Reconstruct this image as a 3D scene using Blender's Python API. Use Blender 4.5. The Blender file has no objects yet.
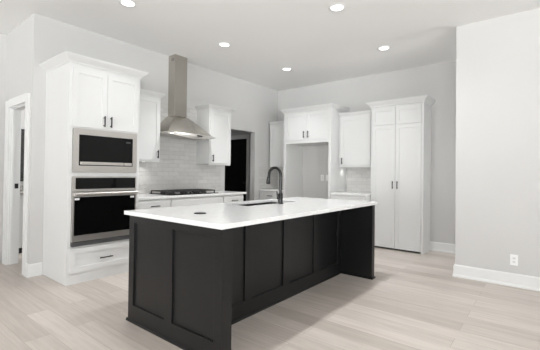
import bpy, bmesh, math, random
from mathutils import Matrix, Vector
random.seed(4)
S = bpy.context.scene
C = S.collection
PI = math.pi

# ------------------------------------------------------------------ camera
F_PX, YAW, PITCH, ROLL, CY, EYE = 347.2541, .6727, .0123, .0119, 169.3961, 1.2195
cam = bpy.data.cameras.new('camera')
cam.sensor_width = 36
cam.lens = 36 * F_PX / 540
cam.shift_y = -(175 - CY) / 540
cam.clip_start = .05
cam_o = bpy.data.objects.new('camera', cam)
C.objects.link(cam_o)
fw = Vector((-math.sin(YAW), math.cos(YAW), 0)); rt = Vector((math.cos(YAW), math.sin(YAW), 0)); up = Vector((0, 0, 1))
fw2 = fw * math.cos(PITCH) + up * math.sin(PITCH); up2 = -fw * math.sin(PITCH) + up * math.cos(PITCH)
rt3 = rt * math.cos(ROLL) + up2 * math.sin(ROLL); up3 = -rt * math.sin(ROLL) + up2 * math.cos(ROLL)
cam_o.matrix_world = Matrix(((rt3.x, up3.x, -fw2.x, 0), (rt3.y, up3.y, -fw2.y, 0), (rt3.z, up3.z, -fw2.z, EYE), (0, 0, 0, 1)))
S.camera = cam_o

# ------------------------------------------------------------------ light and exposure
S.view_settings.view_transform = 'Standard'
S.view_settings.look = 'None'
S.view_settings.gamma = 1
S.view_settings.use_curve_mapping = False
S.view_settings.exposure = -1.25
world = bpy.data.worlds.new('sky_with_added_underglow'); S.world = world
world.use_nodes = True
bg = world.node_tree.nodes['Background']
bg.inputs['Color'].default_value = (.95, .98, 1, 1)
# overcast sky above the horizon, glow added below it to brighten the ceiling
wn = world.node_tree
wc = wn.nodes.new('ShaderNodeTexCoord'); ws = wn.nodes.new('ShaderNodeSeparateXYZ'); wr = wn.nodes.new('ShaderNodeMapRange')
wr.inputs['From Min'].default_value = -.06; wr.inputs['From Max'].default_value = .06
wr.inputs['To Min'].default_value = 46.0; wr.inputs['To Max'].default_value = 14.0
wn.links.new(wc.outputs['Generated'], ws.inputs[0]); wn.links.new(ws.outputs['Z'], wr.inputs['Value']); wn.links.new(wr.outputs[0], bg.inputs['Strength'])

# room dimensions (metres)
XW, XL, XR = -4.656, -5.684, 6.0          # kitchen wall, left wall, right wall
YB, YJ, YR, YN = 6.102, 1.417, 4.727, -13.0  # back wall, doorway wall, wall block, window wall
XE = -.868                                  # end of the wall block
ZC = 3.05
REAR_WINDOWS = [(-5.2, -2.2), (-1.7, 1.7), (2.2, 5.6)]
RIGHT_WINDOWS = [(-5.2, -2.6), (-1.8, .6), (4.95, 6.0)]  # last opening is unseen, added to light the passage
WZ0, WZ1 = .08, 2.75

def portal(name, loc, rot, sx, sy):
    l = bpy.data.lights.new(name, 'AREA'); l.shape = 'RECTANGLE'; l.size = sx; l.size_y = sy
    l.cycles.is_portal = True
    o = bpy.data.objects.new(name, l); C.objects.link(o); o.location = loc; o.rotation_euler = rot
for a, b in REAR_WINDOWS:
    portal('window_daylight', ((a + b) / 2, YN - .05, (WZ0 + WZ1) / 2), (PI / 2, 0, 0), b - a, WZ1 - WZ0)
for a, b in RIGHT_WINDOWS:
    portal('window_daylight', (XR + .05, (a + b) / 2, (WZ0 + WZ1) / 2), (PI / 2, 0, PI / 2), b - a, WZ1 - WZ0)

# ------------------------------------------------------------------ materials
def mat(name, col, rough=.5, metal=0., spec=.5):
    m = bpy.data.materials.new(name); m.use_nodes = True
    b = m.node_tree.nodes['Principled BSDF']
    b.inputs['Base Color'].default_value = (*col, 1)
    b.inputs['Roughness'].default_value = rough
    b.inputs['Metallic'].default_value = metal
    b.inputs['Specular IOR Level'].default_value = spec
    return m
def N(m, t, **kw):
    n = m.node_tree.nodes.new(t)
    for k, v in kw.items():
        if k in n.inputs: n.inputs[k].default_value = v
        else: setattr(n, k, v)
    return n
def L(m, a, b): m.node_tree.links.new(a, b)
def noise_tint(m, col_a, col_b, scale, stretch=(1, 1, 1), detail=4, bump=0, lo=.35, hi=.65):
    p = m.node_tree.nodes['Principled BSDF']
    tc = N(m, 'ShaderNodeTexCoord'); mp = N(m, 'ShaderNodeMapping'); mp.inputs['Scale'].default_value = stretch
    L(m, tc.outputs['Object'], mp.inputs['Vector'])
    nz = N(m, 'ShaderNodeTexNoise'); nz.inputs['Scale'].default_value = scale; nz.inputs['Detail'].default_value = detail
    L(m, mp.outputs['Vector'], nz.inputs['Vector'])
    r = N(m, 'ShaderNodeValToRGB')
    r.color_ramp.elements[0].position = lo; r.color_ramp.elements[1].position = hi
    r.color_ramp.elements[0].color = (*col_a, 1); r.color_ramp.elements[1].color = (*col_b, 1)
    L(m, nz.outputs['Fac'], r.inputs['Fac']); L(m, r.outputs['Color'], p.inputs['Base Color'])
    if bump:
        bp = N(m, 'ShaderNodeBump'); bp.inputs['Strength'].default_value = bump; bp.inputs['Distance'].default_value = .002
        L(m, nz.outputs['Fac'], bp.inputs['Height']); L(m, bp.outputs['Normal'], p.inputs['Normal'])
    return m
M = {}
M['wall'] = noise_tint(mat('wall_paint', (.7, .695, .68), .75, 0, .25), (.575, .568, .556), (.585, .578, .566), 160, bump=.05)
M['ceiling'] = noise_tint(mat('ceiling_paint', (.92, .915, .905), .85, 0, .2), (.915, .91, .90), (.925, .92, .91), 120, bump=.05)
M['trim'] = mat('white_trim_paint', (.75, .75, .74), .4)
M['cab'] = mat('white_cabinet_paint', (.69, .69, .68), .4)
M['island'] = noise_tint(mat('charcoal_cabinet_paint', (.0075, .0075, .0078), .32, 0, .36), (.0073, .0073, .0076), (.0077, .0077, .0080), 60)
M['quartz'] = noise_tint(mat('white_quartz', (.86, .86, .85), .12), (.82, .82, .81), (.88, .88, .87), 35, detail=6)
M['steel'] = noise_tint(mat('brushed_stainless_steel', (.58, .56, .53), .38, 1.0), (.56, .54, .51), (.62, .60, .57), 40, (1, 1, 30))
M['steel_hood'] = noise_tint(mat('hood_stainless_steel', (.52, .495, .45), .25, 1.0), (.48, .455, .415), (.54, .515, .47), 30, (1, 1, 20))
M['glass'] = mat('black_oven_glass', (.003, .003, .003), .05, 0, .22)
M['black'] = mat('matte_black_metal', (.016, .016, .015), .38, .3)
M['bronze'] = mat('dark_faucet_metal', (.006, .006, .0058), .22, .2)
M['iron'] = mat('cast_iron', (.03, .03, .03), .5)
M['blackdoor'] = mat('black_door_paint', (.004, .004, .004), .6, 0, .2)
M['plastic'] = mat('white_plastic', (.85, .85, .84), .3)
M['slot'] = mat('dark_slot', (.05, .05, .05), .6)
M['mark'] = mat('grey_marking', (.45, .45, .45), .4)
M['lens'] = mat('lamp_lens', (1, 1, 1), .5)
b = M['lens'].node_tree.nodes['Principled BSDF']
b.inputs['Emission Color'].default_value = (1, .97, .92, 1); b.inputs['Emission Strength'].default_value = 9
M['mirror'] = mat('mirror_glass', (.5, .5, .5), .03, 1)
M['stone'] = noise_tint(mat('speckled_stone', (.3, .29, .26), .3), (.16, .155, .14), (.45, .43, .4), 60)
M['winglass'] = mat('window_pane', (1, 1, 1), 0)
M['winglass'].node_tree.nodes['Principled BSDF'].inputs['Transmission Weight'].default_value = 1

def floor_mat():
    m = mat('light_oak_planks', (.6, .52, .45), .42)
    p = m.node_tree.nodes['Principled BSDF']
    tc = N(m, 'ShaderNodeTexCoord')
    br = N(m, 'ShaderNodeTexBrick', offset=.37, offset_frequency=2, squash=1.0)
    br.inputs['Scale'].default_value = 1; br.inputs['Brick Width'].default_value = 1.45; br.inputs['Row Height'].default_value = .172
    br.inputs['Mortar Size'].default_value = .0018; br.inputs['Mortar Smooth'].default_value = .3; br.inputs['Bias'].default_value = 0
    br.inputs['Color1'].default_value = (.615, .56, .515, 1); br.inputs['Color2'].default_value = (.475, .425, .382, 1)
    br.inputs['Mortar'].default_value = (.38, .33, .29, 1)
    L(m, tc.outputs['Object'], br.inputs['Vector'])
    # long grain
    mp = N(m, 'ShaderNodeMapping'); mp.inputs['Scale'].default_value = (1.3, 19, 1)
    L(m, tc.outputs['Object'], mp.inputs['Vector'])
    # shift the grain per plank with the plank colour
    ad = N(m, 'ShaderNodeVectorMath', operation='MULTIPLY_ADD')
    L(m, br.outputs['Color'], ad.inputs[0]); ad.inputs[1].default_value = (40, 40, 0); L(m, mp.outputs['Vector'], ad.inputs[2])
    nz = N(m, 'ShaderNodeTexNoise'); nz.inputs['Scale'].default_value = 1.6; nz.inputs['Detail'].default_value = 7; nz.inputs['Distortion'].default_value = .9
    L(m, ad.outputs['Vector'], nz.inputs['Vector'])
    r = N(m, 'ShaderNodeValToRGB')
    r.color_ramp.elements[0].position = .3; r.color_ramp.elements[0].color = (.89, .88, .87, 1)
    r.color_ramp.elements[1].position = .68; r.color_ramp.elements[1].color = (1.06, 1.06, 1.06, 1)
    L(m, nz.outputs['Fac'], r.inputs['Fac'])
    mx = N(m, 'ShaderNodeMix', data_type='RGBA', blend_type='MULTIPLY'); mx.inputs['Factor'].default_value = 1
    L(m, br.outputs['Color'], mx.inputs['A']); L(m, r.outputs['Color'], mx.inputs['B'])
    L(m, mx.outputs['Result'], p.inputs['Base Color'])
    bp = N(m, 'ShaderNodeBump'); bp.inputs['Strength'].default_value = .12; bp.inputs['Distance'].default_value = .003
    L(m, nz.outputs['Fac'], bp.inputs['Height']); L(m, bp.outputs['Normal'], p.inputs['Normal'])
    return m
M['floor'] = floor_mat()

def tile_mat():
    m = mat('glossy_grey_subway_tile', (.6, .59, .57), .06)
    p = m.node_tree.nodes['Principled BSDF']
    tc = N(m, 'ShaderNodeTexCoord'); sx = N(m, 'ShaderNodeSeparateXYZ'); cx = N(m, 'ShaderNodeCombineXYZ')
    L(m, tc.outputs['Object'], sx.inputs[0]); L(m, sx.outputs['X'], cx.inputs['X']); L(m, sx.outputs['Z'], cx.inputs['Y'])
    br = N(m, 'ShaderNodeTexBrick', offset=.5, offset_frequency=2)
    br.inputs['Scale'].default_value = 1; br.inputs['Brick Width'].default_value = .2; br.inputs['Row Height'].default_value = .066
    br.inputs['Mortar Size'].default_value = .0022; br.inputs['Mortar Smooth'].default_value = .6
    br.inputs['Color1'].default_value = (.64, .63, .61, 1); br.inputs['Color2'].default_value = (.58, .57, .55, 1)
    br.inputs['Mortar'].default_value = (.47, .46, .44, 1)
    L(m, cx.outputs[0], br.inputs['Vector']); L(m, br.outputs['Color'], p.inputs['Base Color'])
    nz = N(m, 'ShaderNodeTexNoise'); nz.inputs['Scale'].default_value = 14; nz.inputs['Detail'].default_value = 2
    L(m, tc.outputs['Object'], nz.inputs['Vector'])
    b1 = N(m, 'ShaderNodeBump'); b1.inputs['Strength'].default_value = 1; b1.inputs['Distance'].default_value = .01
    L(m, nz.outputs['Fac'], b1.inputs['Height'])
    b2 = N(m, 'ShaderNodeBump', invert=True); b2.inputs['Strength'].default_value = .5; b2.inputs['Distance'].default_value = .003
    L(m, br.outputs['Fac'], b2.inputs['Height']); L(m, b1.outputs['Normal'], b2.inputs['Normal'])
    # hand-made tiles: every tile sits at a slightly different tilt
    b3 = N(m, 'ShaderNodeTexBrick', offset=.5, offset_frequency=2)
    for k_ in ('Scale', 'Brick Width', 'Row Height', 'Mortar Size'): b3.inputs[k_].default_value = br.inputs[k_].default_value
    b3.inputs['Color1'].default_value = (0, 0, 0, 1); b3.inputs['Color2'].default_value = (1, 1, 1, 1); b3.inputs['Mortar'].default_value = (.5, .5, .5, 1)
    L(m, cx.outputs[0], b3.inputs['Vector'])
    wn_ = N(m, 'ShaderNodeTexWhiteNoise', noise_dimensions='3D'); L(m, b3.outputs['Color'], wn_.inputs['Vector'])
    v1 = N(m, 'ShaderNodeVectorMath', operation='SUBTRACT'); L(m, wn_.outputs['Color'], v1.inputs[0]); v1.inputs[1].default_value = (.5, .5, .5)
    v2 = N(m, 'ShaderNodeVectorMath', operation='MULTIPLY_ADD'); L(m, v1.outputs[0], v2.inputs[0]); v2.inputs[1].default_value = (.2, .2, .2); L(m, b2.outputs['Normal'], v2.inputs[2])
    v3 = N(m, 'ShaderNodeVectorMath', operation='NORMALIZE'); L(m, v2.outputs[0], v3.inputs[0])
    L(m, v3.outputs[0], p.inputs['Normal'])
    return m
M['tile'] = tile_mat()

# ------------------------------------------------------------------ mesh helpers
def BM(): return bmesh.new()
def box(bm, x0, y0, z0, x1, y1, z1):
    v = [bm.verts.new(p) for p in ((x0, y0, z0), (x1, y0, z0), (x1, y1, z0), (x0, y1, z0), (x0, y0, z1), (x1, y0, z1), (x1, y1, z1), (x0, y1, z1))]
    for f in ((0, 3, 2, 1), (4, 5, 6, 7), (0, 1, 5, 4), (1, 2, 6, 5), (2, 3, 7, 6), (3, 0, 4, 7)):
        bm.faces.new([v[i] for i in f])
    return bm
def loft(bm, rings, caps=True, closed=True):
    R = [[bm.verts.new(p) for p in r] for r in rings]
    n = len(R[0])
    for a, b_ in zip(R, R[1:]):
        for i in range(n if closed else n - 1):
            j = (i + 1) % n
            bm.faces.new((a[i], a[j], b_[j], b_[i]))
    if caps:
        bm.faces.new(R[0][::-1]); bm.faces.new(R[-1])
    return bm
def disc_ring(cx, cy, cz, r, n=24, ax='Z'):
    o = []
    for i in range(n):
        a = 2 * PI * i / n
        u, v = r * math.cos(a), r * math.sin(a)
        o.append((cx + u, cy + v, cz) if ax == 'Z' else (cx + u, cy, cz + v) if ax == 'Y' else (cx, cy + u, cz + v))
    return o
def lathe(bm, prof, cx=0, cy=0, n=24):
    return loft(bm, [disc_ring(cx, cy, z, r, n) for r, z in prof])
def cyl(bm, p, q, r, r2=None, n=16):
    p, q = Vector(p), Vector(q); d = (q - p).normalized()
    a = d.orthogonal().normalized(); b_ = d.cross(a)
    def ring(c, rr): return [c + (a * math.cos(2 * PI * i / n) + b_ * math.sin(2 * PI * i / n)) * rr for i in range(n)]
    return loft(bm, [ring(p, r), ring(q, r if r2 is None else r2)])
def tube(bm, pts, rad, n=14):
    pts = [Vector(p) for p in pts]; rings = []
    ref = Vector((0, 1, 0))
    for i, p in enumerate(pts):
        d = (pts[min(i + 1, len(pts) - 1)] - pts[max(i - 1, 0)]).normalized()
        a = (ref - d * ref.dot(d)).normalized(); b_ = d.cross(a)
        rr = rad[i] if isinstance(rad, (list, tuple)) else rad
        rings.append([p + (a * math.cos(2 * PI * k / n) + b_ * math.sin(2 * PI * k / n)) * rr for k in range(n)])
    return loft(bm, rings)
def paneled(bm, x0, x1, z0, z1, yf, yb, rects, rec=.011):
    """slab with its front at y=yf (facing -y), back at yb, and recessed rectangles (xa,xb,za,zb)"""
    xs = sorted({x0, x1, *[r[0] for r in rects], *[r[1] for r in rects]})
    zs = sorted({z0, z1, *[r[2] for r in rects], *[r[3] for r in rects]})
    def q(*ps): bm.faces.new([bm.verts.new(p) for p in ps])
    for a, b_ in zip(xs, xs[1:]):
        for c, d in zip(zs, zs[1:]):
            mx, mz = (a + b_) / 2, (c + d) / 2
            y = yf + (rec if any(r[0] < mx < r[1] and r[2] < mz < r[3] for r in rects) else 0)
            q((a, y, c), (b_, y, c), (b_, y, d), (a, y, d))
    for a, b_, c, d in rects:
        i = yf + rec
        q((a, yf, c), (b_, yf, c), (b_, i, c), (a, i, c)); q((a, yf, d), (a, i, d), (b_, i, d), (b_, yf, d))
        q((a, yf, c), (a, i, c), (a, i, d), (a, yf, d)); q((b_, yf, c), (b_, yf, d), (b_, i, d), (b_, i, c))
    q((x0, yb, z0), (x0, yb, z1), (x1, yb, z1), (x1, yb, z0))
    q((x0, yf, z0), (x0, yb, z0), (x1, yb, z0), (x1, yf, z0)); q((x0, yf, z1), (x1, yf, z1), (x1, yb, z1), (x0, yb, z1))
    q((x0, yf, z0), (x0, yf, z1), (x0, yb, z1), (x0, yb, z0)); q((x1, yf, z0), (x1, yb, z0), (x1, yb, z1), (x1, yf, z1))
    bmesh.ops.remove_doubles(bm, verts=bm.verts, dist=1e-5)
    return bm
def obj(name, bm, m, parent=None, smooth=False, bevel=0):
    bmesh.ops.recalc_face_normals(bm, faces=bm.faces)
    me = bpy.data.meshes.new(name); bm.to_mesh(me); bm.free()
    me.materials.append(m)
    if smooth:
        for p in me.polygons: p.use_smooth = True
        me.set_sharp_from_angle(angle=math.radians(40))
    o = bpy.data.objects.new(name, me); C.objects.link(o)
    if parent: o.parent = parent
    if bevel:
        md = o.modifiers.new('bevel', 'BEVEL'); md.width = bevel; md.segments = 2; md.limit_method = 'ANGLE'
    return o
def thing(name, label, cat, loc=(0, 0, 0), rz=0, group=None):
    o = bpy.data.objects.new(name, None); C.objects.link(o); o.empty_display_size = .1
    o.location = loc; o.rotation_euler = (0, 0, rz)
    return tag(o, label, cat, group)
def tag(o, label, cat, group=None):
    o['label'] = label; o['category'] = cat
    if group: o['group'] = group
    return o
def struct(name, bm, m, bevel=0):
    o = obj(name, bm, m, None, bevel=bevel); o['kind'] = 'structure'; return o

# ------------------------------------------------------------------ room shell
T = .12
struct('floor', box(BM(), -8.2, YN - T, -.1, XR + T, YB + 1.2, 0), M['floor'])
struct('ceiling', box(BM(), -8.2, YN - T, ZC, XR + T, YB + 1.2, ZC + .1), M['ceiling'])
HY0, HY1, HZ = 4.504, 5.345, 2.06     # hall opening in the kitchen wall
bm = BM()
box(bm, XW - T, YJ + T, 0, XW, HY0, ZC); box(bm, XW - T, HY0, HZ, XW, HY1, ZC); box(bm, XW - T, HY1, 0, XW, YB, ZC)
struct('wall_left', bm, M['wall'])
struct('wall_back', box(BM(), XW - T, YB, 0, XR + T, YB + T, ZC), M['wall'])
struct('wall_right', box(BM(), XE, YR, 0, XR + T, YR + T, ZC), M['wall'])
DX0, DX1, DZ = -5.47, -4.825, 2.045    # doorway
bm = BM()
box(bm, XL - T, YJ, 0, DX0, YJ + T, ZC); box(bm, DX0, YJ, DZ, DX1, YJ + T, ZC); box(bm, DX1, YJ, 0, XW, YJ + T, ZC)
struct('wall_doorway', bm, M['wall'])
struct('wall_side', box(BM(), XL - T, YN, 0, XL, YJ, ZC), M['wall'])
def wall_with_holes(name, along, holes, fixed0, fixed1, a0, a1):
    bm = BM(); cur = a0
    def bb(u0, u1, z0, z1):
        if along == 'X': box(bm, u0, fixed0, z0, u1, fixed1, z1)
        else: box(bm, fixed0, u0, z0, fixed1, u1, z1)
    for h0, h1 in holes:
        bb(cur, h0, 0, ZC); bb(h0, h1, 0, WZ0); bb(h0, h1, WZ1, ZC); cur = h1
    bb(cur, a1, 0, ZC)
    struct(name, bm, M['wall'])
wall_with_holes('wall_front', 'X', REAR_WINDOWS, YN - T, YN, XL - T, XR + T)
wall_with_holes('wall_window_side', 'Y', RIGHT_WINDOWS, XR, XR + T, YN, YB)
k = 0
def window(ax, a, b_):
    global k
    k += 1
    bm = BM(); n = 2; w = .05
    def bb(u0, u1, z0, z1):
        if ax == 'X': box(bm, u0, YN - .09, z0, u1, YN - .03, z1)
        else: box(bm, XR + .03, u0, z0, XR + .09, u1, z1)
    bb(a, b_, WZ0, WZ0 + w); bb(a, b_, WZ1 - w, WZ1); bb(a, a + w, WZ0 + w, WZ1 - w); bb(b_ - w, b_, WZ0 + w, WZ1 - w)
    bb((a + b_) / 2 - w / 2, (a + b_) / 2 + w / 2, WZ0 + w, WZ1 - w)
    struct('window_%d' % k, bm, M['trim'])
for a, b_ in REAR_WINDOWS: window('X', a, b_)
for a, b_ in RIGHT_WINDOWS: window('Y', a, b_)

# rooms behind: wash room left of the kitchen wall, hall behind the opening
bm = BM(); box(bm, -6.66, YJ + T, 0, -6.54, 4.0, ZC); struct('wall_washroom', bm, M['wall'])
struct('wall_partition', box(BM(), -8.0, 4.0, 0, XW - T, 4.1, ZC), M['wall'])
HW = 6.0
DB0, DB1, DBZ = -6.285, -5.474, 2.035
bm = BM(); box(bm, -8.0, HW, 0, DB0, HW + T, ZC); box(bm, DB0, HW, DBZ, DB1, HW + T, ZC); box(bm, DB1, HW, 0, XW - T, HW + T, ZC)
struct('wall_hall', bm, M['wall'])
struct('wall_hall_end', box(BM(), -8.1, 4.0, 0, -8.0, HW + T, ZC), M['wall'])
bm = BM(); paneled(bm, DB0 + .003, DB1 - .003, .005, DBZ - .003, HW + .04, HW + .08,
                   [(DB0 + .12, DB1 - .12, .2, .95), (DB0 + .12, DB1 - .12, 1.08, DBZ - .13)], .008)
struct('door_2', bm, M['blackdoor'])
bm = BM(); cyl(bm, (DB1 - .07, HW + .0405, 1.0), (DB1 - .07, HW - .01, 1.0), .012); cyl(bm, (DB1 - .07, HW - .01, 1.0), (DB1 - .07, HW - .04, 1.0), .027)
k_ = obj('door_knob', bm, M['black'], bpy.data.objects['door_2'])
bm = BM(); cw = .09
box(bm, DB1, HW - .018, 0, DB1 + cw, HW - .0005, DBZ + cw); box(bm, DB0 - cw, HW - .018, 0, DB0, HW - .0005, DBZ + cw); box(bm, DB0, HW - .018, DBZ, DB1, HW - .0005, DBZ + cw)
struct('trim_1', bm, M['trim'])

# doorway casing and jambs
bm = BM()
for sx0, sx1 in ((DX0 - .13, DX0 + .006), (DX1 - .006, DX1 + .09)):
    box(bm, sx0, YJ - .02, 0, sx1, YJ - .0005, DZ + .085)
box(bm, DX0 + .006, YJ - .02, DZ - .006, DX1 - .006, YJ - .0005, DZ + .095)
struct('trim_2', bm, M['trim'])
bm = BM()
box(bm, DX0 + .0005, YJ + .0005, 0, DX0 + .02, YJ + T - .0005, DZ - .02); box(bm, DX1 - .02, YJ + .0005, 0, DX1 - .0005, YJ + T - .0005, DZ - .02)
box(bm, DX0 + .0005, YJ + .0005, DZ - .02, DX1 - .0005, YJ + T - .0005, DZ - .0005)
box(bm, DX0 + .02, YJ + .02, 0, DX0 + .03, YJ + .05, DZ - .032)        # door stop
box(bm, DX0 + .02, YJ + .02, DZ - .032, DX1 - .02, YJ + .05, DZ - .0205)
jamb = struct('door_1', bm, M['trim'])
bm = BM(); box(bm, DX0 + .0203, YJ + .06, .985, DX0 + .024, YJ + .1, 1.05)
obj('strike_plate', bm, M['black'], jamb)['label'] = 'small black strike plate'

# baseboards
BH = .145
BPROF = [(.0006, 0), (.028, 0), (.028, .012), (.02, .028), (.016, .03), (.016, BH - .015), (.008, BH), (.0006, BH)]
def bb_prof(bm, *pts):
    """baseboard through plan points, each ((x, y), (nx, ny)) with the outward offset direction there"""
    loft(bm, [[(x + nx * o, y + ny * o, z) for o, z in BPROF] for (x, y), (nx, ny) in pts])
bm = BM(); bb_prof(bm, ((-1.486, YB), (0, -1)), ((XR, YB), (0, -1))); struct('baseboard_back', bm, M['trim'])
bm = BM(); bb_prof(bm, ((XR, YR), (0, -1)), ((XE, YR), (-1, -1)), ((XE, YR + T), (-1, 0))); struct('baseboard_right', bm, M['trim'])
bm = BM(); bb_prof(bm, ((DX1 + .091, YJ), (0, -1)), ((XW, YJ), (1, -1)), ((XW, 1.548), (1, 0))); struct('baseboard_left', bm, M['trim'])
bm = BM(); bb_prof(bm, ((XL, YN), (1, 0)), ((XL, YJ - .03), (1, 0))); struct('baseboard_side', bm, M['trim'])

# ------------------------------------------------------------------ ceiling lamps
def downlight(x, y, label, watts=13, spread=2.0):
    t = thing('recessed_downlight', label, 'ceiling light', (x, y, ZC), 0, 'recessed ceiling downlights')
    ring = BM()
    prof = [(.066, -.0008), (.092, -.0008), (.095, -.004), (.09, -.008), (.07, -.008), (.066, -.004)]
    R = [disc_ring(0, 0, z, r, 32) for r, z in prof]; loft(ring, R + [R[0]], caps=False)
    bmesh.ops.remove_doubles(ring, verts=ring.verts, dist=1e-5)
    obj('trim_ring', ring, M['plastic'], t, smooth=True)
    ln = BM(); lathe(ln, [(.0655, -.001), (.0655, -.004), (.04, -.0055), (.002, -.006)], n=32)
    obj('lens', ln, M['lens'], t, smooth=True)
    l = bpy.data.lights.new('downlight_lamp', 'AREA'); l.shape = 'DISK'; l.size = .12; l.energy = watts; l.color = (.97, .985, 1); l.spread = spread
    o = bpy.data.objects.new('downlight_lamp', l); C.objects.link(o); o.parent = t; o.location = (0, 0, -.012)
    return t
downlight(-3.55, 1.953, 'round white recessed ceiling light above the tall double oven cabinet', 4, 1.4)
downlight(-3.59, 3.43, 'round white recessed ceiling light nearest the hood chimney', 30, 1.7)
downlight(-1.80, 3.405, 'round white recessed ceiling light, the highest and nearest above the island', 52, 2.6)
downlight(-3.55, 4.896, 'round white recessed ceiling light nearest the corner above the refrigerator space', 11, 1.5)
downlight(-1.836, 4.908, 'round white recessed ceiling light in front of the tall pantry', 5, 1.6)

# ------------------------------------------------------------------ cabinet builders (local: x along the wall, front towards -y)
HALL_FILL_LAMP = (-5.7, 5.1)
ADDED_DOWNLIGHTS = [(-1.8, 1.95), (.1, 1.95), (-3.55, .2), (-1.8, .2), (.0, .2), (-3.55, -1.8), (-1.2, -1.8), (1.2, -1.8)]  # unseen, continue the downlight grid; added to brighten floor and ceiling
for x, y in ADDED_DOWNLIGHTS:
    downlight(x, y, 'added unseen recessed ceiling light of the living area')
downlight(*HALL_FILL_LAMP, 'added unseen ceiling light brightening the hall behind the opening', 3)  # unseen fill lamp added because the hall was too dim
downlight(.25, 5.45, 'added unseen ceiling light in the passage behind the right wall', 26)  # unseen passage lamps added to light the pantry's side
downlight(2.2, 5.45, 'added unseen ceiling light at the far end of the passage behind the right wall', 26)
def handle(bm, cx, cz, y, ln, vertical):
    h = ln / 2; r = .006; p = .026
    if vertical:
        box(bm, cx - r, y - p - .008, cz - h, cx + r, y - p, cz + h)
        for s in (-1, 1): box(bm, cx - .005, y - p, cz + s * (h - .018) - .005, cx + .005, y - .0003, cz + s * (h - .018) + .005)
    else:
        box(bm, cx - h, y - p - .008, cz - r, cx + h, y - p, cz + r)
        for s in (-1, 1): box(bm, cx + s * (h - .018) - .005, y - p, cz - .005, cx + s * (h - .018) + .005, y - .0003, cz + .005)
    return bm
DT = .02
def door(t, name, x0, x1, z0, z1, d, frame=.058, hx=None, hz=None, vertical=True, ln=.125, m='cab', mid=None):
    """shaker door or drawer on a carcass whose front is at y=-d"""
    rects = [(x0 + frame, x1 - frame, z0 + frame, z1 - frame)] if frame else []
    if mid: rects = [(x0 + frame, x1 - frame, z0 + frame, mid - frame / 2), (x0 + frame, x1 - frame, mid + frame / 2, z1 - frame)]
    o = obj(name, paneled(BM(), x0, x1, z0, z1, -d - DT, -d - .0006, rects), M[m], t, bevel=.0012)
    if hx is not None:
        obj('handle', handle(BM(), hx, hz, -d - DT, ln, vertical), M['black'], o)['label'] = 'black bar handle'
    return o
def crown(t, x0, x1, d, z0, z1, ov, l=True, r=True):
    H = z1 - z0
    prof = [(.004, 0), (.01, 0), (.012, .2), (.022, .32), (.045, .55), (.068, .78), (.07, .84), (.075, .86), (.075, 1)]
    rings = []
    for o, z in prof:
        o = o * ov / .075
        ol, orr = (o if l else 0), (o if r else 0)
        rings.append([(x0 - ol, -.002, z0 + z * H), (x0 - ol, -d - o, z0 + z * H), (x1 + orr, -d - o, z0 + z * H), (x1 + orr, -.002, z0 + z * H)])
    return obj('crown_molding', loft(BM(), rings), M['cab'], t)

# tall oven cabinet -------------------------------------------------
OY0, OY1 = 1.552, 2.375
w = OY1 - OY0; d = -XW + -3.99
oc = thing('oven_cabinet', 'tall white cabinet tower housing the microwave and wall oven, nearest the doorway', 'cabinet', (XW, OY0, 0), PI / 2)
bm = BM(); g = .002
box(bm, 0, -d, 0, .04, -g, 2.40); box(bm, w - .04, -d, 0, w, -g, 2.40); box(bm, .04, -.02, 0, w - .04, -g, 2.40)
box(bm, .04, -d, 0, w - .04, -.02, .405); box(bm, .04, -d, 1.165, w - .04, -.02, 1.21); box(bm, .04, -d, 1.69, w - .04, -.02, 2.40)
obj('carcass', bm, M['cab'], oc)
crown(oc, 0, w, d, 2.39, 2.473, .072)
door(oc, 'door', .028, .402, 1.705, 2.345, d, hx=.365, hz=1.79)
door(oc, 'door', .406, w - .028, 1.705, 2.345, d, hx=.443, hz=1.79)
door(oc, 'drawer', .028, w - .028, .125, .385, d, hx=w / 2, hz=.245, vertical=False, ln=.15)
# microwave
mw = thing('microwave', 'stainless steel built-in microwave with dark glass door, above the wall oven', 'microwave', (XW, OY0, 0), PI / 2)
mz0, mz1 = 1.212, 1.688; mx0, mx1 = .042, w - .045
bm = BM(); box(bm, .045, -d + .001, 1.22, w - .045, -d + .36, 1.68); obj('body', bm, M['black'], mw)
bm = BM()
gx0, gx1, gz0, gz1 = .098, w - .1, 1.285, 1.622
F = -d - .026
def frame(bm, x0, x1, z0, z1, a0, a1, c0, c1, yf, yb):
    box(bm, x0, yf, z0, x1, yb, c0); box(bm, x0, yf, c1, x1, yb, z1); box(bm, x0, yf, c0, a0, yb, c1); box(bm, a1, yf, c0, x1, yb, c1)
frame(bm, mx0, mx1, mz0, mz1, gx0, gx1, gz0, gz1, F, -d - .0006)
obj('trim_frame', bm, M['steel'], mw)
mdoor = obj('door', box(BM(), gx0 + .001, F + .002, gz0 + .001, gx1 - .112, -d - .001, gz1 - .001), M['glass'], mw)
obj('control_panel', box(BM(), gx1 - .110, F + .002, gz0 + .001, gx1 - .001, -d - .001, gz1 - .001), M['glass'], mw)
obj('door_rail', box(BM(), gx0 + .014, F - .006, gz0 + .008, gx1 - .115, F + .0018, gz0 + .042), M['steel'], mdoor, bevel=.003)['label'] = 'steel rail along the bottom of the dark door'
obj('open_button', box(BM(), gx1 - .107, F - .006, gz0 + .008, gx1 - .012, F + .0018, gz0 + .042), M['steel'], mw, bevel=.003)
bm = BM(); box(bm, gx1 - .085, F + .0008, gz1 - .06, gx1 - .03, F + .0018, gz1 - .04); obj('display', bm, M['slot'], mw)

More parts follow.
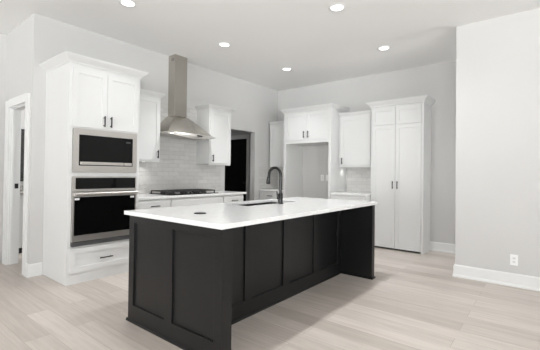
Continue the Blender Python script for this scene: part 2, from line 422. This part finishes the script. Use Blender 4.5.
# oven
ov = thing('wall_oven', 'stainless steel wall oven with black glass door and bar handle, below the microwave', 'oven', (XW, OY0, 0), PI / 2)
oz0, oz1 = .408, 1.162
bm = BM(); box(bm, .045, -d + .001, .415, w - .045, -d + .56, 1.155); obj('body', bm, M['black'], ov)
bm = BM(); frame(bm, mx0, mx1, 1.0, oz1, .07, w - .06, 1.026, 1.15, F, -d - .0006); cp = obj('control_fascia', bm, M['steel'], ov)
obj('control_display', box(BM(), .071, F - .001, 1.027, w - .061, -d - .001, 1.149), M['glass'], ov)
bm = BM(); frame(bm, mx0, mx1, .458, .994, .06, w - .06, .525, .94, F, -d - .0006); od = obj('door', bm, M['steel'], ov)
obj('window', box(BM(), .061, F + .001, .526, w - .061, -d - .001, .939), M['glass'], od)
bm = BM(); cyl(bm, (.05, F - .045, .975), (w - .055, F - .045, .975), .017)
obj('handle', bm, M['steel'], od, smooth=True)
for q in (.075, w - .075):
    obj('handle_post', box(BM(), q - .02, F - .046, .952, q + .02, F - .0003, .984), M['steel'], od, bevel=.004)
for q in (.085, w - .1):
    obj('label_tag', box(BM(), q - .022, F - .0005, .908, q + .028, F + .0005, .932), M['plastic'], od)['label'] = 'small white sticker'
obj('vent_strip', box(BM(), mx0, F, oz0, mx1, -d - .0006, .452), M['slot'], ov)

# wall cabinets -----------------------------------------------------
def wall_cab(label, loc, rz, w, d, z0, z1, zt, doors, l=True, r=True, ov=.055):
    t = thing('wall_cabinet', label, 'cabinet', loc, rz)
    obj('carcass', box(BM(), 0, -d, z0, w, -.0015, z1 + .02), M['cab'], t)
    crown(t, 0, w, d, z1, zt, ov, l, r)
    obj('light_rail', box(BM(), .0, -d, z0 - .02, w, -d + .02, z0 - .0005), M['cab'], t)
    for x0, x1, hx, hz in doors: door(t, 'door', x0, x1, z0 + .012, z1 - .012, d, hx=hx, hz=hz, ln=.115)
    return t
UD = .316
wall_cab('white shaker wall cabinet between the oven tower and the range hood', (XW, 2.378, 0), PI / 2, .522, UD, 1.385, 2.275, 2.345, [(.02, .515, .475, 1.475)], l=False)
wall_cab('white shaker wall cabinet right of the range hood, beside the hall opening', (XW, 3.832, 0), PI / 2, .498, UD, 1.372, 2.272, 2.342, [(.015, .483, .06, 1.465)])
wall_cab('small white wall cabinet in the room corner left of the refrigerator space', (-4.62, YB, 0), 0, .588, UD, 1.385, 2.25, 2.315, [(.015, .573, .53, 1.475)], l=False, r=False)
wall_cab('white shaker wall cabinet between the refrigerator space and the tall pantry', (-2.988, YB, 0), 0, .645, UD, 1.372, 2.27, 2.335, [(.04, .605, .075, 1.465)], l=False, r=False)

# base cabinets -----------------------------------------------------
CT0, CT1 = .868, .90
def base_cab(label, loc, rz, w, d, dr, fronts):
    t = thing('base_cabinet', label, 'cabinet', loc, rz)
    obj('carcass', box(BM(), 0, -d, .1, w, -.002, CT0 - .001), M['cab'], t)
    obj('toe_kick', box(BM(), 0, -d + .07, 0, w, -d + .085, .0995), M['cab'], t)
    for kind, x0, x1, z0, z1, hx, hz, vert in fronts:
        door(t, kind, x0, x1, z0, z1, d, frame=.05 if z1 - z0 > .22 else 0, hx=hx, hz=hz, vertical=vert, ln=.13)
    return t
BD = .61
def fr(w, h=True):
    return [('drawer', .012, w - .012, .70, .845, w / 2 if h else None, .775, False), ('door', .012, w - .012, .115, .685, w - .06, .6, True)]
base_cab('white base cabinet with one drawer handle, against the oven tower', (XW, 2.378, 0), PI / 2, .505, BD, 0, fr(.505))
base_cab('wide white base cabinet below the gas cooktop', (XW, 2.885, 0), PI / 2, .988, BD, 0,
         [('drawer', .012, .976, .70, .845, None, 0, False), ('door', .012, .491, .115, .685, .45, .6, True), ('door', .497, .976, .115, .685, .54, .6, True)])
base_cab('white base cabinet with a drawer at the hall opening end of the cooktop counter', (XW, 3.875, 0), PI / 2, .475, BD, 0, fr(.475))
base_cab('white base cabinet in the room corner, partly hidden behind the black faucet', (-4.645, YB, 0), 0, .614, BD, 0, fr(.614))
base_cab('white base cabinet between the refrigerator space and the pantry', (-2.988, YB, 0), 0, .64, BD, 0, fr(.64))
def counter(label, x0, y0, x1, y1):
    return tag(obj('countertop', box(BM(), x0, y0, CT0, x1, y1, CT1), M['quartz'], bevel=.002), label, 'countertop')
counter('white stone countertop along the tiled wall under the gas cooktop', XW + .002, 2.378, -4.02, 4.41)
counter('short white stone countertop in the room corner behind the faucet', XW + .002, 5.47, -4.031, YB - .002)
counter('short white stone countertop between the refrigerator space and the pantry', -2.988, 5.47, -2.30 - .043, YB - .002)

# tile backsplashes
def splash(label, loc, rz, w, z0, z1):
    o = tag(obj('tile_backsplash', box(BM(), 0, -.0012, 0, w, -.0004, z1 - z0), M['tile']), label, 'backsplash')
    o.location = (loc[0], loc[1], z0); o.rotation_euler = (0, 0, rz); return o
bm = BM()
zz = CT1 + .0008
for a, b_, c, e in ((2.378, 2.9005, zz, 1.364), (2.9015, 3.8305, zz, 2.30), (3.8315, 4.395, zz, 1.351)):
    box(bm, a - 2.378, -.0014, c - zz, b_ - 2.378, -.0002, e - zz)
o = tag(obj('tile_backsplash', bm, M['tile']), 'glossy grey tile backsplash behind the gas cooktop and range hood', 'backsplash')
o.location = (XW, 2.378, zz); o.rotation_euler = (0, 0, PI / 2)
bm = BM(); box(bm, 0, -.0014, 0, .612, -.0002, 1.362 - zz)
o = tag(obj('tile_backsplash', bm, M['tile']), 'grey tile backsplash in the room corner behind the faucet', 'backsplash'); o.location = (-4.645, YB, zz)
bm = BM(); box(bm, 0, -.0014, 0, .615, -.0002, 1.362 - zz)
o = tag(obj('tile_backsplash', bm, M['tile']), 'grey tile side splash on the wall strip beside the hall opening', 'backsplash'); o.location = (XW, 5.475, zz); o.rotation_euler = (0, 0, PI / 2)
bm = BM(); box(bm, 0, -.0014, 0, .64, -.0002, 1.35 - zz)
o = tag(obj('tile_backsplash', bm, M['tile']), 'pale tile backsplash between the refrigerator space and the pantry', 'backsplash'); o.location = (-2.986, YB, zz)

# refrigerator surround ----------------------------------------------
FX0, FX1 = -4.028, -2.991
w = FX1 - FX0; d = YB - 5.50
fs = thing('refrigerator_surround', 'tall white cabinet frame around the empty refrigerator space', 'cabinet', (FX0, YB, 0), 0)
obj('side_panel', box(BM(), 0, -d - .02, 0, .046, -.002, 2.40), M['cab'], fs)
obj('side_panel', box(BM(), w - .05, -d - .02, 0, w, -.002, 2.40), M['cab'], fs)
obj('carcass', box(BM(), .0462, -d, 1.80, w - .0502, -.002, 2.40), M['cab'], fs)
obj('bottom_rail', box(BM(), .0462, -d - .018, 1.80, w - .0502, -d - .0005, 1.85), M['cab'], fs)
mid = (w - .004) / 2 - .002
door(fs, 'door', .049, mid - .002, 1.856, 2.372, d, hx=mid - .045, hz=1.96, ln=.125)
door(fs, 'door', mid + .002, w - .053, 1.856, 2.372, d, hx=mid + .045, hz=1.96, ln=.125)
crown(fs, 0, w, d + .02, 2.39, 2.473, .058)

# pantry ---------------------------------------------------------------
PX0, PX1 = -2.339, -1.487
w = PX1 - PX0; d = YB - 5.692
pt = thing('pantry_cabinet', 'tall white double door pantry cabinet at the right end of the back wall', 'cabinet', (PX0, YB, 0), 0)
obj('carcass', box(BM(), 0, -d, .03, w - .0345, -.002, 2.37), M['cab'], pt)
obj('end_panel', box(BM(), w - .034, -d - .02, 0, w, -.002, 2.37), M['cab'], pt)
obj('toe_kick', box(BM(), 0, -d + .05, 0, w - .035, -d + .065, .0295), M['slot'], pt)  # dark colour stands in for the shadow under the doors
crown(pt, 0, w, d + .02, 2.36, 2.447, .068)
m0 = .416
for x0, x1, hx in ((.022, m0 - .003, m0 - .036), (m0 + .003, w - .038, m0 + .04)):
    door(pt, 'door', x0, x1, .032, 2.035, d, hx=hx, hz=1.06, ln=.125)
    door(pt, 'door', x0, x1, 2.05, 2.335, d)

# ------------------------------------------------------------------ range hood
HYC, HP = 3.366, PI / 2
hd = thing('range_hood', 'stainless steel chimney range hood above the cooktop', 'range hood', (XW, HYC, 0), HP)
g = .0022
ch = obj('chimney', box(BM(), -.116, -.172, 2.095, .116, -g, ZC - .002), M['steel_hood'], hd, bevel=.002)
bm = BM()
for q in range(3): box(bm, -.1168, -.09 - q * .025, 2.955, -.1161, -.078 - q * .025, 3.0)
obj('vent_slot', bm, M['slot'], ch)
def outline(hw, dep, bulge, z, zup=0, n=24):
    pts = [(-hw, -g, z + zup)]
    for i in range(n + 1):
        t = -1 + 2 * i / n
        pts.append((hw * t, -(dep + bulge * (1 - t * t)), z + zup * t * t))
    pts.append((hw, -g, z + zup))
    return pts
rings = []
for s in range(9):
    s = s / 8
    e = s
    rings.append(outline(.405 + (.13 - .405) * e, .44 + (.18 - .44) * e, .07 * (1 - e), 1.805 + (2.093 - 1.805) * (s ** .92), .012 * (1 - e)))
obj('canopy', loft(BM(), rings), M['steel_hood'], hd, smooth=True)
obj('control_band', loft(BM(), [outline(.43, .46, .08, 1.745, .03), outline(.43, .46, .08, 1.765, .035), outline(.405, .44, .07, 1.8045, .012)]), M['steel'], hd, smooth=True)
obj('visor', loft(BM(), [outline(.46, .49, .09, 1.722, .06), outline(.462, .492, .091, 1.728, .06), outline(.46, .49, .09, 1.7445, .045)]), M['steel'], hd, smooth=True)
bm = BM(); box(bm, .04, -.5435, 1.771, .13, -.53, 1.785); obj('control_buttons', bm, M['black'], hd)

# ------------------------------------------------------------------ cooktop
ck = thing('gas_cooktop', 'black five burner gas cooktop set in the counter below the hood', 'cooktop', (XW, HYC, CT1), HP)
obj('base_plate', box(BM(), -.455, -.575, .0004, .455, -.06, .012), M['glass'], ck, bevel=.003)
for gx in (-.3, 0, .3):
    bm = BM(); x0, x1, y0, y1 = gx - .142, gx + .142, -.5, -.075
    z0, z1 = .04, .054
    box(bm, x0, y0, z0, x1, y0 + .014, z1); box(bm, x0, y1 - .014, z0, x1, y1, z1)
    box(bm, x0, y0 + .014, z0, x0 + .014, y1 - .014, z1); box(bm, x1 - .014, y0 + .014, z0, x1, y1 - .014, z1)
    box(bm, gx - .006, y0 + .014, z0, gx + .006, y1 - .014, z1)
    for yy in (-.4, -.29, -.18): box(bm, x0 + .014, yy - .006, z0, x1 - .014, yy + .006, z1)
    for px in (x0, x1 - .014):
        for py in (y0, y1 - .014): box(bm, px, py, .0125, px + .014, py + .014, z0)
    obj('grate', bm, M['iron'], ck)
for bx, by, br_ in ((-.3, -.39, .042), (-.3, -.18, .035), (0, -.29, .055), (.3, -.39, .035), (.3, -.18, .042)):
    bm = BM(); lathe(bm, [(br_ + .012, .0122), (br_ + .012, .02), (br_, .022), (br_, .034), (br_ - .01, .038), (.003, .038)], bx, by, 20)
    obj('burner', bm, M['iron'], ck, smooth=True)
for q in range(5):
    bm = BM(); lathe(bm, [(.021, .0122), (.021, .018), (.017, .02), (.016, .04), (.002, .041)], -.16 + q * .08, -.54, 18)
    obj('knob', bm, M['black'], ck, smooth=True)

# ------------------------------------------------------------------ island
IX0, IXE, IXR = -2.70, -1.593, -1.99
IY0, IY1, IY2, IY3 = 1.531, 1.62, 3.93, 4.005
isl = thing('kitchen_island', 'charcoal painted kitchen island with panelled ends and a seating recess', 'kitchen island', ((IX0 + IXE) / 2, (IY0 + IY3) / 2, 0))
ox, oy = (IX0 + IXE) / 2, (IY0 + IY3) / 2
def ibox(bm, x0, y0, z0, x1, y1, z1): return box(bm, x0 - ox, y0 - oy, z0, x1 - ox, y1 - oy, z1)
IH = .866
# near end panel, front towards -y
p0 = IX0 - ox
rect = [(-2.628 - ox, -2.205 - ox, .135, .808), (-2.112 - ox, -1.668 - ox, .135, .808)]
obj('end_panel', paneled(BM(), IX0 - ox, IXE - ox, 0, IH, IY0 - oy, IY1 - oy, rect, .013), M['island'], isl, bevel=.001)
# far end panel
o = obj('end_panel', ibox(BM(), IX0, IY2, 0, IXE, IY3, IH), M['island'], isl, bevel=.001)
# recessed back towards the seats: built facing -y then turned to face +x
ps, pr = [], .555
wy = IY2 - IY1 - .002
rects = [(max(c - .455, 1.66) - IY1, c - IY1, .14, .80) for c in (2.174, 2.724, 3.284, 3.848)]
bm = paneled(BM(), 0, wy, 0, IH, -.03, 0, rects, .013)
bm.transform(Matrix.Translation((IXR - .03 - ox, IY1 + .001 - oy, 0)) @ Matrix.Rotation(PI / 2, 4, 'Z'))
obj('back_panel', bm, M['island'], isl, bevel=.001)
# cabinet body with room for the sink
SX0, SX1, SY0, SY1 = -2.676, -2.28, 2.53, 3.38
bm = BM(); bx0, bx1 = IX0 + .002, IXR - .031
ibox(bm, bx0, IY1 + .001, .09, bx1, SY0 - .03, IH); ibox(bm, bx0, SY1 + .03, .09, bx1, IY2 - .001, IH)
ibox(bm, bx0, SY0 - .03, .09, bx1, SY1 + .03, .6); ibox(bm, SX1 + .03, SY0 - .03, .6, bx1, SY1 + .03, IH); ibox(bm, bx0, SY0 - .03, .6, SX0 - .012, SY1 + .03, IH)
ibox(bm, bx0 + .07, IY1 + .001, 0, bx1, IY2 - .001, .0895)
obj('cabinet_body', bm, M['island'], isl)
# shoe moulding round the foot
bm = BM()
def shoe(p, q, n):
    pr_ = [(.0005, 0), (.012, 0), (.012, .01), (.007, .018), (.0005, .021)]
    loft(bm, [[(x - ox + n[0] * o, y - oy + n[1] * o, z) for o, z in pr_] for x, y in (p, q)])
shoe((IX0 - .012, IY0), (IXE + .004, IY0), (0, -1)); shoe((IX0, IY0), (IX0, IY1), (-1, 0)); 
shoe((IXR, IY1 + .001), (IXR, IY2 - .013), (1, 0)); shoe((IXR + .001, IY2), (IXE + .012, IY2), (0, -1)); shoe((IXE, IY2 - .0), (IXE, IY3), (1, 0)); shoe((IX0, IY3), (IXE + .012, IY3), (0, 1))
obj('shoe_molding', bm, M['island'], isl)
# top with sink cut-out
KX0, KX1, KY0, KY1 = -2.731, -1.572, 1.499, 4.04
bm = BM()
def plate_with_hole(bm, x0, y0, x1, y1, hx0, hy0, hx1, hy1, z0, z1):
    O = [(x0, y0), (x1, y0), (x1, y1), (x0, y1)]; I = [(hx0, hy0), (hx1, hy0), (hx1, hy1), (hx0, hy1)]
    vo0, vo1, vi0, vi1 = ([bm.verts.new((*p, z)) for p in A] for A, z in ((O, z0), (O, z1), (I, z0), (I, z1)))
    for i in range(4):
        j = (i + 1) % 4
        bm.faces.new((vo0[i], vo0[j], vo1[j], vo1[i])); bm.faces.new((vi0[i], vi1[i], vi1[j], vi0[j]))
        bm.faces.new((vo1[i], vo1[j], vi1[j], vi1[i])); bm.faces.new((vo0[i], vi0[i], vi0[j], vo0[j]))
plate_with_hole(bm, KX0, KY0, KX1, KY1, SX0, SY0, SX1, SY1, CT0, CT1)
tag(obj('countertop', bm, M['quartz'], bevel=.002), 'long white stone countertop on the charcoal island', 'countertop')
# sink
sk = thing('sink', 'black undermount sink basin in the island countertop beside the faucet', 'sink', ((SX0 + SX1) / 2, (SY0 + SY1) / 2, .64))
a, b_ = (SX1 - SX0) / 2, (SY1 - SY0) / 2
bm = BM(); e = .006
box(bm, -a - .01, -b_ - .01, 0, a + .01, b_ + .01, .01)
zt = CT0 - .6405
box(bm, -a - .01, -b_ - .01, .01, -a, b_ + .01, zt); box(bm, a, -b_ - .01, .01, a + .01, b_ + .01, zt)
box(bm, -a, -b_ - .01, .01, a, -b_, zt); box(bm, -a, b_, .01, a, b_ + .01, zt)
obj('basin', bm, mat('black_granite_composite', (.008, .008, .008), .4), sk)
bm = BM(); lathe(bm, [(.045, .0102), (.045, .013), (.03, .014), (.03, .0125), (.004, .0125)], 0, 0, 24); obj('drain', bm, M['steel'], sk, smooth=True)
# faucet
fc = thing('faucet', 'black gooseneck pull-down faucet standing on the island countertop', 'faucet', (-2.212, 2.96, CT1 + .0004))
bm = BM(); lathe(bm, [(.032, 0), (.032, .008), (.026, .012), (.025, .1), (.021, .112), (.017, .118)], n=24); obj('base', bm, M['bronze'], fc, smooth=True)
R = .079; hgt = .305
pts = [(0, 0, .1), (0, 0, .16), (0, 0, .21), (0, 0, hgt)] + [(-R + R * math.cos(t * PI / 14), 0, hgt + R * math.sin(t * PI / 14)) for t in range(1, 14)] + [(-2 * R, 0, hgt), (-2 * R - .003, 0, hgt - .02)]
bm = tube(BM(), pts, .0155); obj('spout', bm, M['bronze'], fc, smooth=True)
bm = BM(); x = -2 * R - .003
tube(bm, [(x, 0, hgt - .0205), (x - .002, 0, hgt - .03), (x - .008, 0, hgt - .085), (x - .009, 0, hgt - .1)], [.0165, .019, .023, .02])
obj('spray_head', bm, M['bronze'], fc, smooth=True)
bm = BM(); cyl(bm, (0, -.0215, .062), (0, -.045, .062), .014); tube(bm, [(0, -.04, .06), (-.004, -.05, .1), (-.008, -.055, .14)], [.011, .009, .006]); obj('lever', bm, M['bronze'], fc, smooth=True)
# pop-up outlet
po = thing('countertop_outlet', 'small round black pop-up outlet cap on the island countertop', 'outlet', (-2.132, 1.8, CT1 + .0004))
bm = BM(); lathe(bm, [(.048, 0), (.048, .003), (.044, .005), (.04, .005)], n=32); obj('rim', bm, M['black'], po, smooth=True)
bm = BM(); lathe(bm, [(.039, .0052), (.039, .0065), (.002, .007)], n=32); obj('cap', bm, M['black'], po, smooth=True)

# ------------------------------------------------------------------ wall plates
def outlet(label, loc, n='outlet', switch=False):
    t = thing('wall_switch' if switch else 'wall_outlet', label, 'switch' if switch else 'outlet', loc, 0)
    obj('cover_plate', box(BM(), -.036, -.007, -.059, .036, -.0006, .059), M['plastic'], t, bevel=.002)
    if switch:
        obj('rocker', box(BM(), -.016, -.011, -.033, .016, -.0072, .033), M['plastic'], t, bevel=.0015)
    else:
        for s in (-1, 1):
            f = obj('receptacle', box(BM(), -.016, -.0085, s * .02 - .015, .016, -.0072, s * .02 + .015), M['trim'], t, bevel=.001)
            bm = BM()
            for q in (-.006, .006): box(bm, q - .0012, -.009, s * .02 - .004, q + .0012, -.0086, s * .02 + .005)
            obj('slot', bm, M['slot'], f)
    return t
outlet('white double outlet low on the right wall above the baseboard', (-.282, YR, .292))
outlet('white outlet plate at the left inside the empty refrigerator space', (-3.515, YB, 1.15))
outlet('white wall plate at the right inside the empty refrigerator space', (-3.395, YB, 1.15), switch=True)

# under-cabinet puck lights
def puck(label, loc, watts=2.5):
    pk = thing('puck_light', label, 'light', loc, 0, 'under-cabinet puck lights')
    bm = BM(); lathe(bm, [(.03, -.0005), (.03, -.01), (.024, -.012)], n=20); obj('housing', bm, M['plastic'], pk, smooth=True)
    bm = BM(); lathe(bm, [(.022, -.0122), (.022, -.014), (.002, -.0145)], n=20); obj('lens', bm, M['lens'], pk, smooth=True)
    l = bpy.data.lights.new('puck_lamp', 'SPOT'); l.energy = watts; l.spot_size = 2.4; l.spot_blend = .8; l.shadow_soft_size = .02; l.color = (1, .98, .95)
    o = bpy.data.objects.new('puck_lamp', l); C.objects.link(o); o.parent = pk; o.location = (0, 0, -.02)
puck('small glowing puck light under the wall cabinet beside the pantry, next to the refrigerator panel', (-2.93, 5.90, 1.371))
puck('small puck light under the wall cabinet beside the pantry, near the pantry side', (-2.50, 5.90, 1.371))
puck('small puck light under the wall cabinet left of the range hood', (XW + .12, 2.50, 1.384), 6)
puck('small puck light under the wall cabinet left of the range hood, at its hood side', (XW + .12, 2.77, 1.384), 6)
puck('small puck light under the wall cabinet right of the range hood', (XW + .16, 4.08, 1.371), 1.2)
puck('small puck light under the corner wall cabinet behind the faucet', (-4.33, 5.90, 1.384), 1.5)

# ------------------------------------------------------------------ wash room glimpsed through the doorway
vn = thing('vanity', 'pale vanity with a speckled stone top, seen through the narrow doorway', 'vanity', (-6.54, 1.60, 0), PI / 2)
obj('carcass', box(BM(), 0, -.52, .09, 1.4, -.002, .86), M['cab'], vn)
obj('toe_kick', box(BM(), 0, -.46, 0, 1.4, -.45, .0895), M['slot'], vn)
for q in range(3): door(vn, 'door', .02 + q * .455, .465 + q * .455, .11, .84, .52, hx=.42 + q * .455, hz=.75, ln=.12)
obj('top', box(BM(), 0, -.55, .8605, 1.4, -.002, .895), M['stone'], vn)
obj('splash', box(BM(), 0, -.022, .8955, 1.4, -.002, .99), M['stone'], vn)
mr = thing('mirror', 'dark framed mirror above the vanity, glimpsed through the doorway', 'mirror', (-6.54, 1.60, 0), PI / 2)
bm = BM(); frame(bm, .02, 1.38, 1.05, 1.88, .06, 1.34, 1.09, 1.84, -.03, -.002); obj('frame', bm, M['black'], mr)
obj('glass', box(BM(), .061, -.02, 1.091, 1.339, -.003, 1.839), mat('glass_painted_dark_reflection', (.03, .03, .028), .1, 0), mr)  # dark base colour stands in for a dim reflection
downlight(-5.7, 2.6, 'added unseen ceiling light in the washroom behind the narrow doorway', 16, 3.1)  # unseen fixture added to light the washroom
